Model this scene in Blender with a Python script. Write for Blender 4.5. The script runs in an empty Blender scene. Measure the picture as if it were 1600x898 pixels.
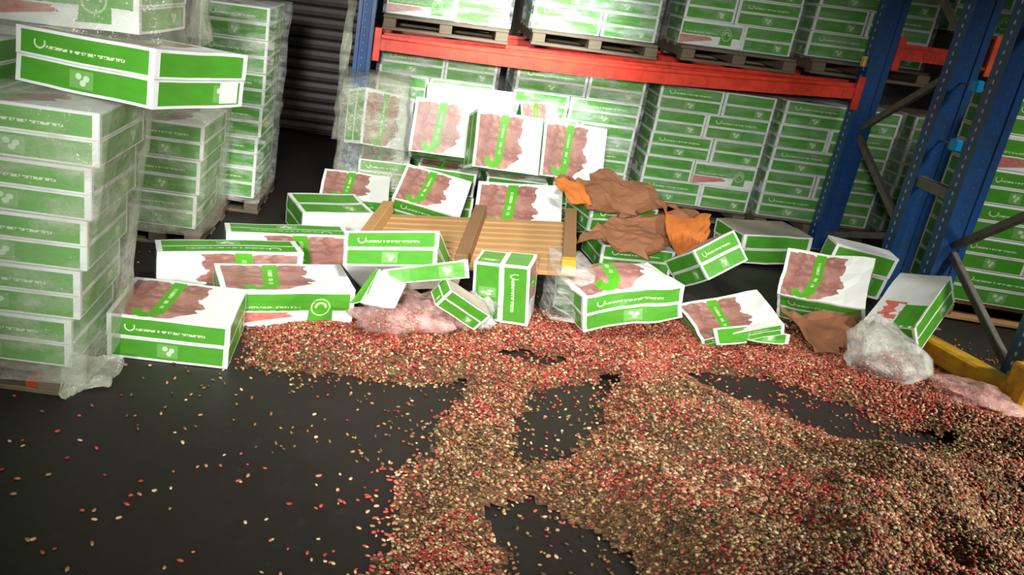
import bpy, bmesh, math, random
import numpy as np
from mathutils import Vector, Matrix, Euler, noise
rnd = random.Random(7)
S = bpy.context.scene
C = S.collection

# ------------------------------------------------------------------ camera, world, lights, exposure
cam = bpy.data.objects.new('camera', bpy.data.cameras.new('camera')); C.objects.link(cam)
cam.location = (0, 0, 1.7); cam.rotation_euler = (1.22001276, -0.12148233, 0.04431413)
cam.data.sensor_width = 36; cam.data.lens = 29.639; cam.data.shift_x = 0.12; cam.data.shift_y = -0.030625
cam.data.clip_start = 0.05
S.camera = cam
W = bpy.data.worlds.new('warehouse_ambient'); S.world = W; W.use_nodes = True
W.node_tree.nodes['Background'].inputs[0].default_value = (0.80, 0.88, 0.84, 1)
W.node_tree.nodes['Background'].inputs[1].default_value = 0.04

def aim(o, target):
    o.rotation_euler = (Vector(target) - o.location).to_track_quat('-Z', 'Y').to_euler()
def area(name, loc, target, size, power, col):
    l = bpy.data.lights.new(name, 'AREA'); l.shape = 'RECTANGLE'; l.size, l.size_y = size; l.energy = power; l.color = col
    o = bpy.data.objects.new(name, l); C.objects.link(o); o.location = loc; aim(o, target); return o
def spot(name, loc, target, power, cone, blend, col, rad=.25):
    l = bpy.data.lights.new(name, 'SPOT'); l.energy = power; l.spot_size = math.radians(cone); l.spot_blend = blend; l.color = col; l.shadow_soft_size = rad
    o = bpy.data.objects.new(name, l); C.objects.link(o); o.location = loc; aim(o, target); return o
spot('key_spot', (-.60, -1.5, 2.3), (0.36, 4.6, .40), 1300, 48, 1.0, (1.0, .98, .93), .25)  # frontal key from behind the camera, its source unseen
spot('overhead_fill', (0.55, 2.3, 3.7), (0.45, 4.3, .1), 480, 72, 1.0, (1.0, .96, .88), .30)  # unseen fill added from above for carton tops and beans
spot('right_fill', (4.3, 1.2, 2.2), (1.9, 3.1, 0), 620, 74, 1.0, (1.0, .94, .84), .20)  # unseen side light added to brighten and rake the right foreground
spot('rack_glare_spot', (0.85, 3.5, 2.7), (0.75, 6.35, 1.12), 1250, 32, 1.0, (.90, 1.0, .95))  # unseen spot added to wash out the middle rack stacks
spot('right_stack_fill', (4.6, 3.0, 3.0), (4.0, 4.9, .7), 210, 60, 1.0, (1.0, .98, .9), .3)  # unseen light added to brighten the stack at the right edge
S.view_settings.view_transform = 'Standard'; S.view_settings.look = 'None'
S.view_settings.gamma = 1.0; S.view_settings.use_curve_mapping = False
S.view_settings.exposure = 0.4

# ------------------------------------------------------------------ node helpers
class NT:
    def __init__(s, name):
        s.mat = bpy.data.materials.new(name); s.mat.use_nodes = True; s.t = s.mat.node_tree
        s.p = s.t.nodes['Principled BSDF']; s.out = s.t.nodes['Material Output']
    def n(s, kind, **k):
        nd = s.t.nodes.new(kind)
        for a, v in k.items(): setattr(nd, a, v)
        return nd
    def set(s, sock, v):
        if isinstance(v, bpy.types.NodeSocket): s.t.links.new(v, sock)
        else: sock.default_value = v
    def m(s, op, a, b=None, c=None, clamp=False):
        nd = s.n('ShaderNodeMath', operation=op, use_clamp=clamp); s.set(nd.inputs[0], a)
        if b is not None: s.set(nd.inputs[1], b)
        if c is not None: s.set(nd.inputs[2], c)
        return nd.outputs[0]
    def inr(s, x, a, b):            # 1 inside a..b
        return s.m('MULTIPLY', s.m('GREATER_THAN', x, a), s.m('LESS_THAN', x, b))
    def mul(s, *a):
        r = a[0]
        for b in a[1:]: r = s.m('MULTIPLY', r, b)
        return r
    def mx(s, *a):
        r = a[0]
        for b in a[1:]: r = s.m('MAXIMUM', r, b)
        return r
    def mix(s, f, a, b):
        nd = s.n('ShaderNodeMix', data_type='RGBA'); s.set(nd.inputs[0], f)
        for q, v in ((6, a), (7, b)):
            if isinstance(v, tuple) and len(v) == 3: v = (*v, 1)
            s.set(nd.inputs[q], v)
        return nd.outputs[2]
    def noise(s, vec, scale, detail=2, rough=.5):
        nd = s.n('ShaderNodeTexNoise'); nd.inputs['Scale'].default_value = scale; nd.inputs['Detail'].default_value = detail; nd.inputs['Roughness'].default_value = rough
        if vec is not None: s.set(nd.inputs['Vector'], vec)
        return nd
    def comb(s, x, y, z=0.0):
        nd = s.n('ShaderNodeCombineXYZ'); s.set(nd.inputs[0], x); s.set(nd.inputs[1], y); s.set(nd.inputs[2], z); return nd.outputs[0]
    def uv(s):
        nd = s.n('ShaderNodeTexCoord'); sp = s.n('ShaderNodeSeparateXYZ'); s.t.links.new(nd.outputs['UV'], sp.inputs[0]); return sp.outputs[0], sp.outputs[1]
    def obj(s): return s.n('ShaderNodeTexCoord').outputs['Object']
    def ramp(s, f, stops):
        nd = s.n('ShaderNodeValToRGB'); s.set(nd.inputs[0], f); e = nd.color_ramp.elements
        while len(e) < len(stops): e.new(.5)
        for el, (p, c) in zip(e, stops): el.position = p; el.color = (*c, 1)
        return nd.outputs[0]
    def bump(s, h, st, dist=.01):
        nd = s.n('ShaderNodeBump'); nd.inputs['Strength'].default_value = st; nd.inputs['Distance'].default_value = dist; s.set(nd.inputs['Height'], h)
        s.t.links.new(nd.outputs[0], s.p.inputs['Normal']); return nd.outputs[0]
    def done(s, col, rough=.5, metal=0.0):
        s.set(s.p.inputs['Base Color'], (*col, 1) if isinstance(col, tuple) and len(col) == 3 else col)
        s.set(s.p.inputs['Roughness'], rough); s.p.inputs['Metallic'].default_value = metal
        return s.mat

GREEN = (.075, .36, .018); WHITE = (.80, .84, .82)
def green_tone(t, u, v):
    nz = t.noise(t.comb(u, v), 5, 3).outputs[0]
    return t.mix(nz, (.050, .25, .016), (.090, .38, .030))
def text_line(t, u, v, v0, hw, u0, u1, freq):
    nz = t.noise(t.comb(t.m('MULTIPLY', u, freq), t.m('MULTIPLY', v, 14.0)), 1.0, 1).outputs[0]
    return t.mul(t.inr(v, v0 - hw, v0 + hw), t.inr(u, u0, u1), t.m('GREATER_THAN', nz, .46))
def ring(t, u, v, cu, cv, asp, r, w):
    d = t.m('SQRT', t.m('ADD', t.m('POWER', t.m('MULTIPLY', t.m('SUBTRACT', u, cu), asp), 2.0), t.m('POWER', t.m('SUBTRACT', v, cv), 2.0)))
    return t.inr(d, r - w, r + w), t.m('LESS_THAN', d, r)
def dot(t, u, v, cu, cv, asp, r): return ring(t, u, v, cu, cv, asp, r, .0)[1]

def mat_band(name, asp, text=True, emblem=.5, lw=.04):
    t = NT(name); u, v = t.uv()
    um = t.inr(u, lw, 1 - lw); band = t.mx(t.inr(v, .05, .455), t.inr(v, .545, .945)); g = t.mul(um, band)
    marks = t.mul(t.inr(u, emblem - .085, emblem + .085), t.inr(v, .10, .41))     # paler emblem block
    dots = t.mx(*[dot(t, u, v, emblem + du, .25 + dv, asp, .055) for du, dv in ((-.02, .06), (.012, -.05), (.035, .03))])
    col = t.mix(g, WHITE, green_tone(t, u, v))
    col = t.mix(t.mul(marks, .22), col, (.5, .75, .4)); col = t.mix(t.mul(dots, .75), col, (.7, .86, .6))
    if text:
        rg, _ = ring(t, u, v, .19, .76, asp, .10, .016); rg = t.mul(rg, t.m('LESS_THAN', v, .80))
        tx = t.mx(text_line(t, u, v, .70, .026, .24, .80, 55), rg)
        col = t.mix(t.mul(tx, .8), col, (.78, .86, .66))
    seam = t.inr(v, .49, .51); col = t.mix(t.mul(seam, .45), col, (.25, .24, .3))
    nz = t.noise(t.comb(u, v), 3.0, 4, .6).outputs[0]
    dirt = t.m('MULTIPLY', t.m('SUBTRACT', nz, .52, clamp=True), 1.4); col = t.mix(dirt, col, (.2, .17, .1))
    return t.done(col, .38)
def mat_top(name, asp=1.3, flip=False):
    t = NT(name); u, v = t.uv()
    if flip: u = t.m('SUBTRACT', 1.0, u)
    p = t.comb(t.m('MULTIPLY', u, asp), v)
    nz = t.noise(p, 4.5, 2).outputs[0]; wob = t.m('MULTIPLY', t.m('SUBTRACT', nz, .5), .30)
    dn = t.noise(p, 6, 2); va = t.n('ShaderNodeVectorMath', operation='MULTIPLY_ADD'); t.t.links.new(dn.outputs['Color'], va.inputs[0]); va.inputs[1].default_value = (.22, .22, 0); t.set(va.inputs[2], p)
    lump = t.n('ShaderNodeTexVoronoi', feature='SMOOTH_F1'); lump.inputs['Scale'].default_value = 4.2; t.set(lump.inputs['Vector'], va.outputs[0])
    l2 = t.noise(p, 8, 4, .65).outputs[0]
    meat = t.ramp(t.m('ADD', t.m('MULTIPLY', lump.outputs['Distance'], .7), t.m('MULTIPLY', l2, .62)), ((.15, (.62, .36, .31)), (.45, (.46, .24, .20)), (.72, (.27, .12, .10)), (.95, (.55, .33, .28))))
    right = t.m('ADD', .70, wob); low = t.m('ADD', t.m('MULTIPLY', t.m('SUBTRACT', u, .48, clamp=True), .95), t.m('ADD', .03, t.m('MULTIPLY', wob, .5)))
    pic = t.mul(t.m('GREATER_THAN', u, .04), t.m('LESS_THAN', u, right), t.m('GREATER_THAN', v, low), t.m('LESS_THAN', v, t.m('ADD', .93, t.m('MULTIPLY', wob, .6))))
    col = t.mix(pic, WHITE, meat)
    bx = t.m('ADD', .36, t.m('MULTIPLY', v, .06))
    rib = t.mul(t.inr(t.m('SUBTRACT', u, bx), -.055, .065), t.inr(v, .12, .96)); hook, _ = ring(t, u, v, .29, .17, asp, .10, .055); hook = t.mul(hook, t.m('LESS_THAN', v, .2))
    col = t.mix(t.mx(rib, hook), col, (.09, .40, .02))
    tx = t.mul(t.inr(t.m('SUBTRACT', u, bx), -.012, .022), t.inr(v, .25, .8), t.m('GREATER_THAN', t.noise(t.comb(t.m('MULTIPLY', v, 40.0), u), 1, 1).outputs[0], .46))
    col = t.mix(t.mul(tx, .7), col, (.75, .85, .55))
    return t.done(col, .36)
def mat_sidepic(name, asp):
    t = NT(name); u, v = t.uv(); p = t.comb(t.m('MULTIPLY', u, asp), v)
    nz = t.noise(p, 7, 2).outputs[0]; g = t.m('GREATER_THAN', v, t.m('ADD', .42, t.m('MULTIPLY', t.m('SUBTRACT', nz, .5), .06)))
    lobe = t.mul(t.inr(u, t.m('ADD', .64, t.m('MULTIPLY', t.m('SUBTRACT', nz, .5), .1)), .84), t.m('GREATER_THAN', v, .12))
    g = t.mul(t.mx(g, lobe), t.inr(u, .02, .965), t.m('LESS_THAN', v, .88))
    col = t.mix(g, WHITE, green_tone(t, u, v))
    red = t.mul(t.m('LESS_THAN', u, t.m('ADD', .42, t.m('MULTIPLY', nz, .22))), t.inr(v, t.m('ADD', .02, t.m('MULTIPLY', u, .45)), .38))
    col = t.mix(red, col, t.mix(t.noise(p, 10, 2).outputs[0], (.35, .07, .05), (.75, .3, .25)))
    rg, _ = ring(t, u, v, .74, .52, asp, .22, .02); r2, _ = ring(t, u, v, .74, .52, asp, .12, .03); r2 = t.mul(r2, t.m('GREATER_THAN', v, .5))
    tx = text_line(t, u, v, .52, .03, .08, .6, 60)
    col = t.mix(t.mul(t.mx(rg, r2, tx), .55), col, (.7, .88, .5)); col = t.mix(t.mul(t.inr(v, .66, .69), .5), col, (.06, .25, .02))
    return t.done(col, .38)
M = {}
M['long'] = mat_band('carton_long_side_print', 2.5)
M['end'] = mat_band('carton_end_print', 2.0, text=False, emblem=.72, lw=.05)
M['top'] = mat_top('carton_top_print'); M['topf'] = mat_top('carton_top_print_mirrored', flip=True)
t = NT('carton_produce_print'); u, v = t.uv(); p_ = t.comb(u, t.m('MULTIPLY', v, 2.0)); nz = t.noise(p_, 5, 3).outputs[0]
col = t.mix(t.mul(t.inr(u, .55, .97), t.inr(v, .03, .42)), WHITE, green_tone(t, u, v))
col = t.mix(t.mul(t.inr(u, .12, .56), t.inr(v, .14, .46), t.m('GREATER_THAN', nz, .46)), col, t.mix(t.noise(p_, 8, 2).outputs[0], (.55, .05, .03), (.75, .30, .20)))
col = t.mix(t.m('LESS_THAN', v, t.m('ADD', .03, t.m('MULTIPLY', t.m('SINE', t.m('MULTIPLY', u, 40.0)), .03))), col, GREEN); M['produce'] = t.done(col, .4)
M['pic'] = mat_sidepic('carton_picture_side_print', 3.2)
t = NT('carton_white_board'); nz = t.noise(t.obj(), 9, 4).outputs[0]; M['white'] = t.done(t.mix(nz, (.68, .70, .68), (.86, .88, .87)), .45)
t = NT('carton_grey_board'); nz = t.noise(t.obj(), 9, 4).outputs[0]; M['grey'] = t.done(t.mix(nz, (.30, .26, .20), (.50, .47, .40)), .6)

def mat_wood(name, a, b, sc=6):
    t = NT(name); o = t.obj(); mp = t.n('ShaderNodeMapping'); mp.inputs['Scale'].default_value = (1.2, 14, 14); t.t.links.new(o, mp.inputs[0])
    nz = t.noise(mp.outputs[0], sc, 5, .65).outputs[0]; t.bump(nz, .3, .004); return t.done(t.mix(nz, a, b), .75)
M['wood'] = mat_wood('pallet_wood', (.34, .17, .055), (.66, .40, .17))
M['wood_dark'] = mat_wood('pallet_stringer_wood', (.16, .085, .035), (.36, .20, .09))
M['wood_grey'] = mat_wood('weathered_pallet_wood', (.09, .07, .05), (.22, .17, .11))
t = NT('orange_end_paint'); M['orange_paint'] = t.done((.80, .34, .015), .5)
t = NT('red_block_paint'); M['red_block'] = t.done((.42, .055, .02), .6)
def mat_paint(name, a, b, rough=.4):
    t = NT(name); nz = t.noise(t.obj(), 14, 5, .65).outputs[0]; f = t.m('MULTIPLY', t.m('SUBTRACT', nz, .42, clamp=True), 3.0, clamp=True); t.bump(nz, .12, .003); return t.done(t.mix(f, a, b), rough)
M['blue'] = mat_paint('blue_rack_paint', (.012, .075, .25), (.02, .05, .12), .38)
M['red'] = mat_paint('red_beam_paint', (.78, .055, .025), (.45, .03, .02), .4)
M['orange'] = mat_paint('orange_beam_paint', (.85, .13, .03), (.6, .06, .02), .4)
M['yellow'] = mat_paint('yellow_guard_paint', (.72, .40, .02), (.34, .17, .02), .5)
M['galv'] = mat_paint('galvanised_brace_steel', (.17, .16, .14), (.10, .09, .08), .5)
t = NT('bright_slot_face'); M['slot'] = t.done((.50, .60, .70), .4)  # brightness of the punched holes put into a pale face colour
t = NT('blue_plastic_clip'); M['clip'] = t.done((.01, .36, .85), .3)
t = NT('yellow_sticker'); M['sticker'] = t.done((.8, .62, .1), .5)
def mat_card(name, a, b):
    t = NT(name); o = t.obj(); nz = t.noise(o, 7, 5, .6).outputs[0]; wv = t.n('ShaderNodeTexWave'); wv.inputs['Scale'].default_value = 30; t.set(wv.inputs['Vector'], o)
    t.bump(t.m('ADD', t.m('MULTIPLY', wv.outputs[1], .25), nz), .35, .006); return t.done(t.mix(nz, a, b), .8)
M['kraft'] = mat_card('brown_kraft_cardboard', (.13, .05, .022), (.33, .145, .065))
M['kraft_o'] = mat_card('orange_kraft_cardboard', (.34, .08, .012), (.62, .20, .03))

def mat_film(name, haze, tint=(.86, .9, .88), gloss=.12, var=.3, sc=3.5, stretch=(1, 1, 5)):
    t = NT(name); o = t.obj(); mp = t.n('ShaderNodeMapping'); mp.inputs['Scale'].default_value = stretch; t.t.links.new(o, mp.inputs[0])
    nz = t.noise(mp.outputs[0], sc, 5, .6); n2 = t.noise(o, sc * 2.3, 4, .7)
    nm = t.bump(t.m('ADD', nz.outputs[0], t.m('MULTIPLY', n2.outputs[0], .5)), .9, .03)
    t.done(tint, gloss); t.p.inputs['IOR'].default_value = 1.45
    tr = t.n('ShaderNodeBsdfTransparent'); mixn = t.n('ShaderNodeMixShader')
    wr = t.m('MULTIPLY', t.m('SUBTRACT', t.m('ADD', nz.outputs[0], t.m('MULTIPLY', n2.outputs[0], .4)), .62, clamp=True), var * 4)  # paler, denser streaks stand in for glints on the wrinkles
    lw = t.n('ShaderNodeLayerWeight'); lw.inputs[0].default_value = .18; t.t.links.new(nm, lw.inputs['Normal'])
    f = t.m('ADD', t.m('ADD', wr, haze), t.m('MULTIPLY', lw.outputs['Facing'], .25), clamp=True)
    t.t.links.new(f, mixn.inputs[0]); t.t.links.new(tr.outputs[0], mixn.inputs[1]); t.t.links.new(t.p.outputs[0], mixn.inputs[2]); t.t.links.new(mixn.outputs[0], t.out.inputs[0])
    return t.mat
M['film'] = mat_film('clear_stretch_film', .04, var=.42)
M['film_dim'] = mat_film('dim_stretch_film', .015, var=.18)  # same film with weaker glint streaks, so the right stacks look less lit
M['film_hazy'] = mat_film('hazy_stretch_film', .17, tint=(.56, .60, .48), gloss=.20, var=.36, stretch=(1, 1, 2.2))
M['film_bag'] = mat_film('clear_bag_film', .22, tint=(.70, .72, .68), var=.5, sc=6, stretch=(1, 1, 1))
M['film_pink'] = mat_film('pink_bag_film', .20, tint=(.80, .50, .46), var=.5, sc=7, stretch=(1, 1, 1))

# ------------------------------------------------------------------ object helpers
def tag(o, label=None, cat=None, group=None, kind=None):
    if label: o['label'] = label
    if cat: o['category'] = cat
    if group: o['group'] = group
    if kind: o['kind'] = kind
    return o
def empty(name, loc=(0, 0, 0), rot=(0, 0, 0)):
    o = bpy.data.objects.new(name, None); C.objects.link(o); o.location = loc; o.rotation_euler = rot; o.empty_display_size = .1; return o
def link(name, me, parent=None, loc=(0, 0, 0), rot=(0, 0, 0)):
    o = bpy.data.objects.new(name, me); C.objects.link(o); o.parent = parent; o.location = loc; o.rotation_euler = rot; return o
def mesh(name, V, F, mats, mi=None, uv=None, smooth=False):
    me = bpy.data.meshes.new(name); me.from_pydata([tuple(v) for v in V], [], F)
    for m_ in (mats if isinstance(mats, (list, tuple)) else [mats]): me.materials.append(m_)
    if mi is not None: me.polygons.foreach_set('material_index', mi)
    if uv is not None:
        l = me.uv_layers.new(name='UVMap'); flat = [c for f in uv for p in f for c in p]; l.data.foreach_set('uv', flat)
    if smooth: me.polygons.foreach_set('use_smooth', [True] * len(F))
    me.update(); return me
def box_vf(c0, c1, V, F):
    b = len(V); x0, y0, z0 = c0; x1, y1, z1 = c1
    V += [(x0, y0, z0), (x1, y0, z0), (x1, y1, z0), (x0, y1, z0), (x0, y0, z1), (x1, y0, z1), (x1, y1, z1), (x0, y1, z1)]
    F += [tuple(b + i for i in f) for f in ((0, 3, 2, 1), (4, 5, 6, 7), (0, 1, 5, 4), (1, 2, 6, 5), (2, 3, 7, 6), (3, 0, 4, 7))]
def box_mesh(name, c0, c1, mat, bev=.004):
    bm = bmesh.new(); V = []; F = []; box_vf(c0, c1, V, F)
    vs = [bm.verts.new(v) for v in V]
    for f in F: bm.faces.new([vs[i] for i in f])
    if bev: bmesh.ops.bevel(bm, geom=bm.edges[:], offset=bev, segments=1, affect='EDGES')
    me = bpy.data.meshes.new(name); bm.to_mesh(me); bm.free(); me.materials.append(mat); return me
def bar(name, a, b, w, h, mat, parent=None, up=(0, 0, 1), bev=.004):
    a, b = Vector(a), Vector(b); d = b - a; L = d.length
    me = box_mesh(name, (0, -w / 2, -h / 2), (L, w / 2, h / 2), mat, bev); o = link(name, me, parent)
    x = d.normalized(); u = Vector(up); y = u.cross(x)
    if y.length < 1e-4: y = Vector((0, 1, 0)).cross(x)
    y.normalize(); z = x.cross(y); o.matrix_local = Matrix.Translation(a) @ Matrix((x, y, z)).transposed().to_4x4(); return o

# carton: sides wear the printed bands, the top the picture; UV runs over the whole box side
def carton_section(L, Wd, H, z0, z1, off, top, bottom, n=(8, 6, 3), deform=None, mats=None, name='carton'):
    V = []; F = []; mi = []; uv = []
    def face(o, du, dv, nu, nv, u0, v0, u1, v1, m_):
        o, du, dv = Vector(o), Vector(du), Vector(dv); b = len(V)
        for j in range(nv + 1):
            for i in range(nu + 1): V.append(o + du * (i / nu) + dv * (j / nv))
        for j in range(nv):
            for i in range(nu):
                F.append((b + j * (nu + 1) + i, b + j * (nu + 1) + i + 1, b + (j + 1) * (nu + 1) + i + 1, b + (j + 1) * (nu + 1) + i)); mi.append(m_)
                q = [(i, j), (i + 1, j), (i + 1, j + 1), (i, j + 1)]; uv.append([(u0 + (u1 - u0) * a / nu, v0 + (v1 - v0) * c / nv) for a, c in q])
    x, y = L / 2 + off, Wd / 2 + off; dz = (0, 0, z1 - z0); va, vb = z0 / H, z1 / H
    face((-x, -y, z0), (2 * x, 0, 0), dz, n[0], n[2], 0, va, 1, vb, 0); face((x, y, z0), (-2 * x, 0, 0), dz, n[0], n[2], 0, va, 1, vb, 0)
    face((x, -y, z0), (0, 2 * y, 0), dz, n[1], n[2], 0, va, 1, vb, 1); face((-x, y, z0), (0, -2 * y, 0), dz, n[1], n[2], 0, va, 1, vb, 1)
    if top: face((-x, -y, z1), (2 * x, 0, 0), (0, 2 * y, 0), n[0], n[1], 0, 0, 1, 1, 2)
    if bottom: face((-x, y, z0), (2 * x, 0, 0), (0, -2 * y, 0), n[0], n[1], 0, 0, 1, 1, 3)
    me = mesh(name, V, F, mats, mi, uv)
    bm = bmesh.new(); bm.from_mesh(me); bmesh.ops.remove_doubles(bm, verts=bm.verts[:], dist=1e-5)
    if deform:
        for v in bm.verts: v.co = deform(v.co, L, Wd, H)
    bm.to_mesh(me); bm.free(); return me
def crush(amp=.008, sag=.012, seed=0, freq=5, skew=(0, 0), hump=0):
    def f(p, L, Wd, H):
        s = Vector((seed * 7.3, seed * 3.1, seed * 1.7)); q = noise.noise_vector(p * freq + s) * amp
        q += noise.noise_vector(p * freq * 3 + s) * amp * .25
        k = max(0, 1 - (2 * p.x / L) ** 2) * max(0, 1 - (2 * p.y / Wd) ** 2); top = p.z / H
        r = p + q; r.z += (hump - sag) * k * top; r.x += skew[0] * top; r.y += skew[1] * top; return r
    return f
CM = [M['long'], M['end'], M['top'], M['white']]
def carton(label, loc, rot, dims, amp=.006, sag=.008, seed=None, mats=None, flipped=False, hump=0, skew=(0, 0), name='carton', group='cartons fallen on the floor', freq=5):
    seed = rnd.randint(1, 90) if seed is None else seed
    L, Wd, H = dims; mats = mats or CM
    if flipped: mats = [mats[0], mats[1], M['topf'], mats[3]]
    o = empty(name, loc, rot); tag(o, label, 'carton', group); d = crush(amp, sag, seed, freq, skew, hump)
    lid = link('lid', carton_section(L, Wd, H, H * .5, H, .0025, True, False, (8, 6, 2), d, mats, 'lid'), o)
    tr = link('tray', carton_section(L, Wd, H, 0, H * .52, 0, False, True, (8, 6, 2), d, mats, 'tray'), o)
    return o

# ------------------------------------------------------------------ setting: floor, back wall, shutter
t = NT('dark_stained_floor'); o_ = t.obj(); a = t.noise(o_, 1.3, 5, .6).outputs[0]; b_ = t.noise(o_, 14, 5, .7).outputs[0]
col = t.mix(a, (.010, .0075, .006), (.024, .019, .0145)); col = t.mix(t.m('MULTIPLY', t.m('SUBTRACT', b_, .56, clamp=True), 2.0, clamp=True), col, (.050, .041, .030))
t.bump(b_, .25, .01); M['floor'] = t.done(col, t.m('ADD', .42, t.m('MULTIPLY', a, .3)))
V = []; F = []; box_vf((-7, -3, -.1), (9, 9, 0), V, F); tag(link('floor', mesh('floor', V, F, M['floor'])), 'dark stained warehouse floor under the spilled beans', kind='structure')
t = NT('grey_brown_wall'); nz = t.noise(t.obj(), 2, 5).outputs[0]; M['wall'] = t.done(t.mix(nz, (.10, .085, .075), (.16, .14, .125)), .8)
V = []; F = []; box_vf((-7, 7.75, 0), (9, 7.9, 5), V, F); tag(link('wall_back', mesh('wall_back', V, F, M['wall'])), 'grey brown wall behind the racks', kind='structure')
M['shutter'] = mat_paint('dull_shutter_steel', (.085, .072, .066), (.055, .046, .042), .5)
sh = empty('door_1', (-1.9, 7.70, 0)); tag(sh, 'dark roller shutter between left stacks and blue rack upright', kind='structure')
slat_me = None
for k in range(30):
    if slat_me is None:
        V = []; F = []; prof = [(.0, 0), (-.022, .012), (-.030, .045), (-.022, .078), (0, .09), (.02, .09), (.02, 0)]
        for x in (0, 1.62): V += [(x, p[0], p[1]) for p in prof]
        n = len(prof); F = [(i, (i + 1) % n, n + (i + 1) % n, n + i) for i in range(n)] + [tuple(range(n))[::-1], tuple(range(n, 2 * n))]
        slat_me = mesh('slat', V, F, M['shutter'])
    link('slat', slat_me, sh, (0, 0, .02 + k * .094))
for x in (-.06, 1.62): link('guide_rail', box_mesh('guide_rail', (x, -.06, 0), (x + .06, .04, 2.9), M['galv']), sh)

# ------------------------------------------------------------------ racking
def hole_mesh(z0, z1, pitch, r, axis, at, sgn):
    V = []; F = []; z = z0
    while z < z1:
        for side in (0.0,):
            b = len(V)
            for k in range(6):
                a_ = k * math.pi / 3; du, dz = r * .75 * math.cos(a_), r * 1.2 * math.sin(a_)
                V.append((side + du, at, z + dz) if axis == 'y' else (at, side + du, z + dz))
            F.append(tuple(range(b, b + 6)) if (sgn < 0) == (axis == 'y') else tuple(range(b, b + 6))[::-1])
        z += pitch
    return mesh('slot_row', V, F, M['slot'])
def upright(parent, x, y, h=3.0, w=.12, d=.11):
    o = empty('upright', (x, y, 0)); o.parent = parent
    V = []; F = []
    # omega profile: web facing the aisle, two flanges with return lips, rib in the web
    pr = [(-w/2, d/2), (-w/2, -d/2), (-.034, -d/2), (-.028, -d/2 + .012), (.028, -d/2 + .012), (.034, -d/2), (w/2, -d/2), (w/2, d/2), (w/2 - .028, d/2), (w/2 - .028, d/2 - .004), (w/2 - .004, d/2 - .004), (w/2 - .004, -d/2 + .004), (-w/2 + .004, -d/2 + .004 + .012), (-w/2 + .004, d/2 - .004), (-w/2 + .028, d/2 - .004), (-w/2 + .028, d/2)]
    n = len(pr)
    for z in (0, h): V += [(p[0], p[1], z) for p in pr]
    F = [(i, (i + 1) % n, n + (i + 1) % n, n + i) for i in range(n)]
    link('profile', mesh('profile', V, F, M['blue']), o)
    tag(link('slot_row', hole_mesh(.12, h - .05, .052, .010, 'y', -d / 2 + .0105, -1), o), kind='stuff')
    tag(link('slot_row', hole_mesh(.12, h - .05, .052, .011, 'x', -w / 2 - .0015, -1), o), 'row of pale punched slots', kind='stuff')
    link('base_plate', box_mesh('base_plate', (-.09, -.08, 0), (.09, .08, .012), M['galv']), o)
    return o
def frame(label, x, ys, braces, h=3.0, w=.12):
    r = empty('rack_frame', (x, ys[0], 0)); tag(r, label, 'rack frame', 'rack upright frames')
    for y in ys: upright(r, 0, y - ys[0], h, w)
    for (y0, z0, y1, z1) in braces: bar('brace', (0.02, y0 - ys[0], z0), (0.02, y1 - ys[0], z1), .035, .045, M['galv'], r)
    return r
f0 = frame('blue slotted upright frame at the rack end beside dark shutter', -.37, [6.10, 7.14], [(6.1, .3, 7.14, .3), (6.1, .3, 7.14, 1.0), (7.14, 1.0, 6.1, 1.7), (6.1, 1.7, 7.14, 2.4), (6.1, 2.7, 7.14, 2.7)])
f1 = frame('blue frame whose upright meets right end of red beam', 3.17, [5.14, 6.08], [(6.04, .85, 5.16, .40), (5.16, .40, 6.04, .12), (6.04, .92, 5.16, 1.45), (5.16, 1.55, 6.04, 2.1), (6.04, 2.1, 5.16, 2.7)], w=.15)
f2 = frame('nearest blue frame with grey V brace beside yellow guard', 3.17, [3.84, 4.71], [(4.70, .49, 3.86, 1.10), (4.70, .47, 3.86, .04), (3.86, 1.25, 4.70, 1.85), (4.70, 1.9, 3.86, 2.5)], w=.15)
# pieces carried by the frames
pl = link('row_spacer', box_mesh('row_spacer', (-.02, -.366, .74), (.02, -.064, .81), M['galv']), f1, (-.05, 0, 0))
for z, yy in ((1.37, -.19), (1.03, -.19)):
    link('lock_clip', box_mesh('lock_clip', (-.02, -.03, -.035), (.025, .04, .035), M['clip'], .008), f1, (.0, yy, z))
    bar('clip_arm', (0, yy, z), (0, -.03, z), .012, .012, M['galv'], f1)
link('sticker', box_mesh('sticker', (-.098, -.02, 1.33), (-.0765, .02, 1.40), M['sticker'], .001), f1, (0, .94, 0))

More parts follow.
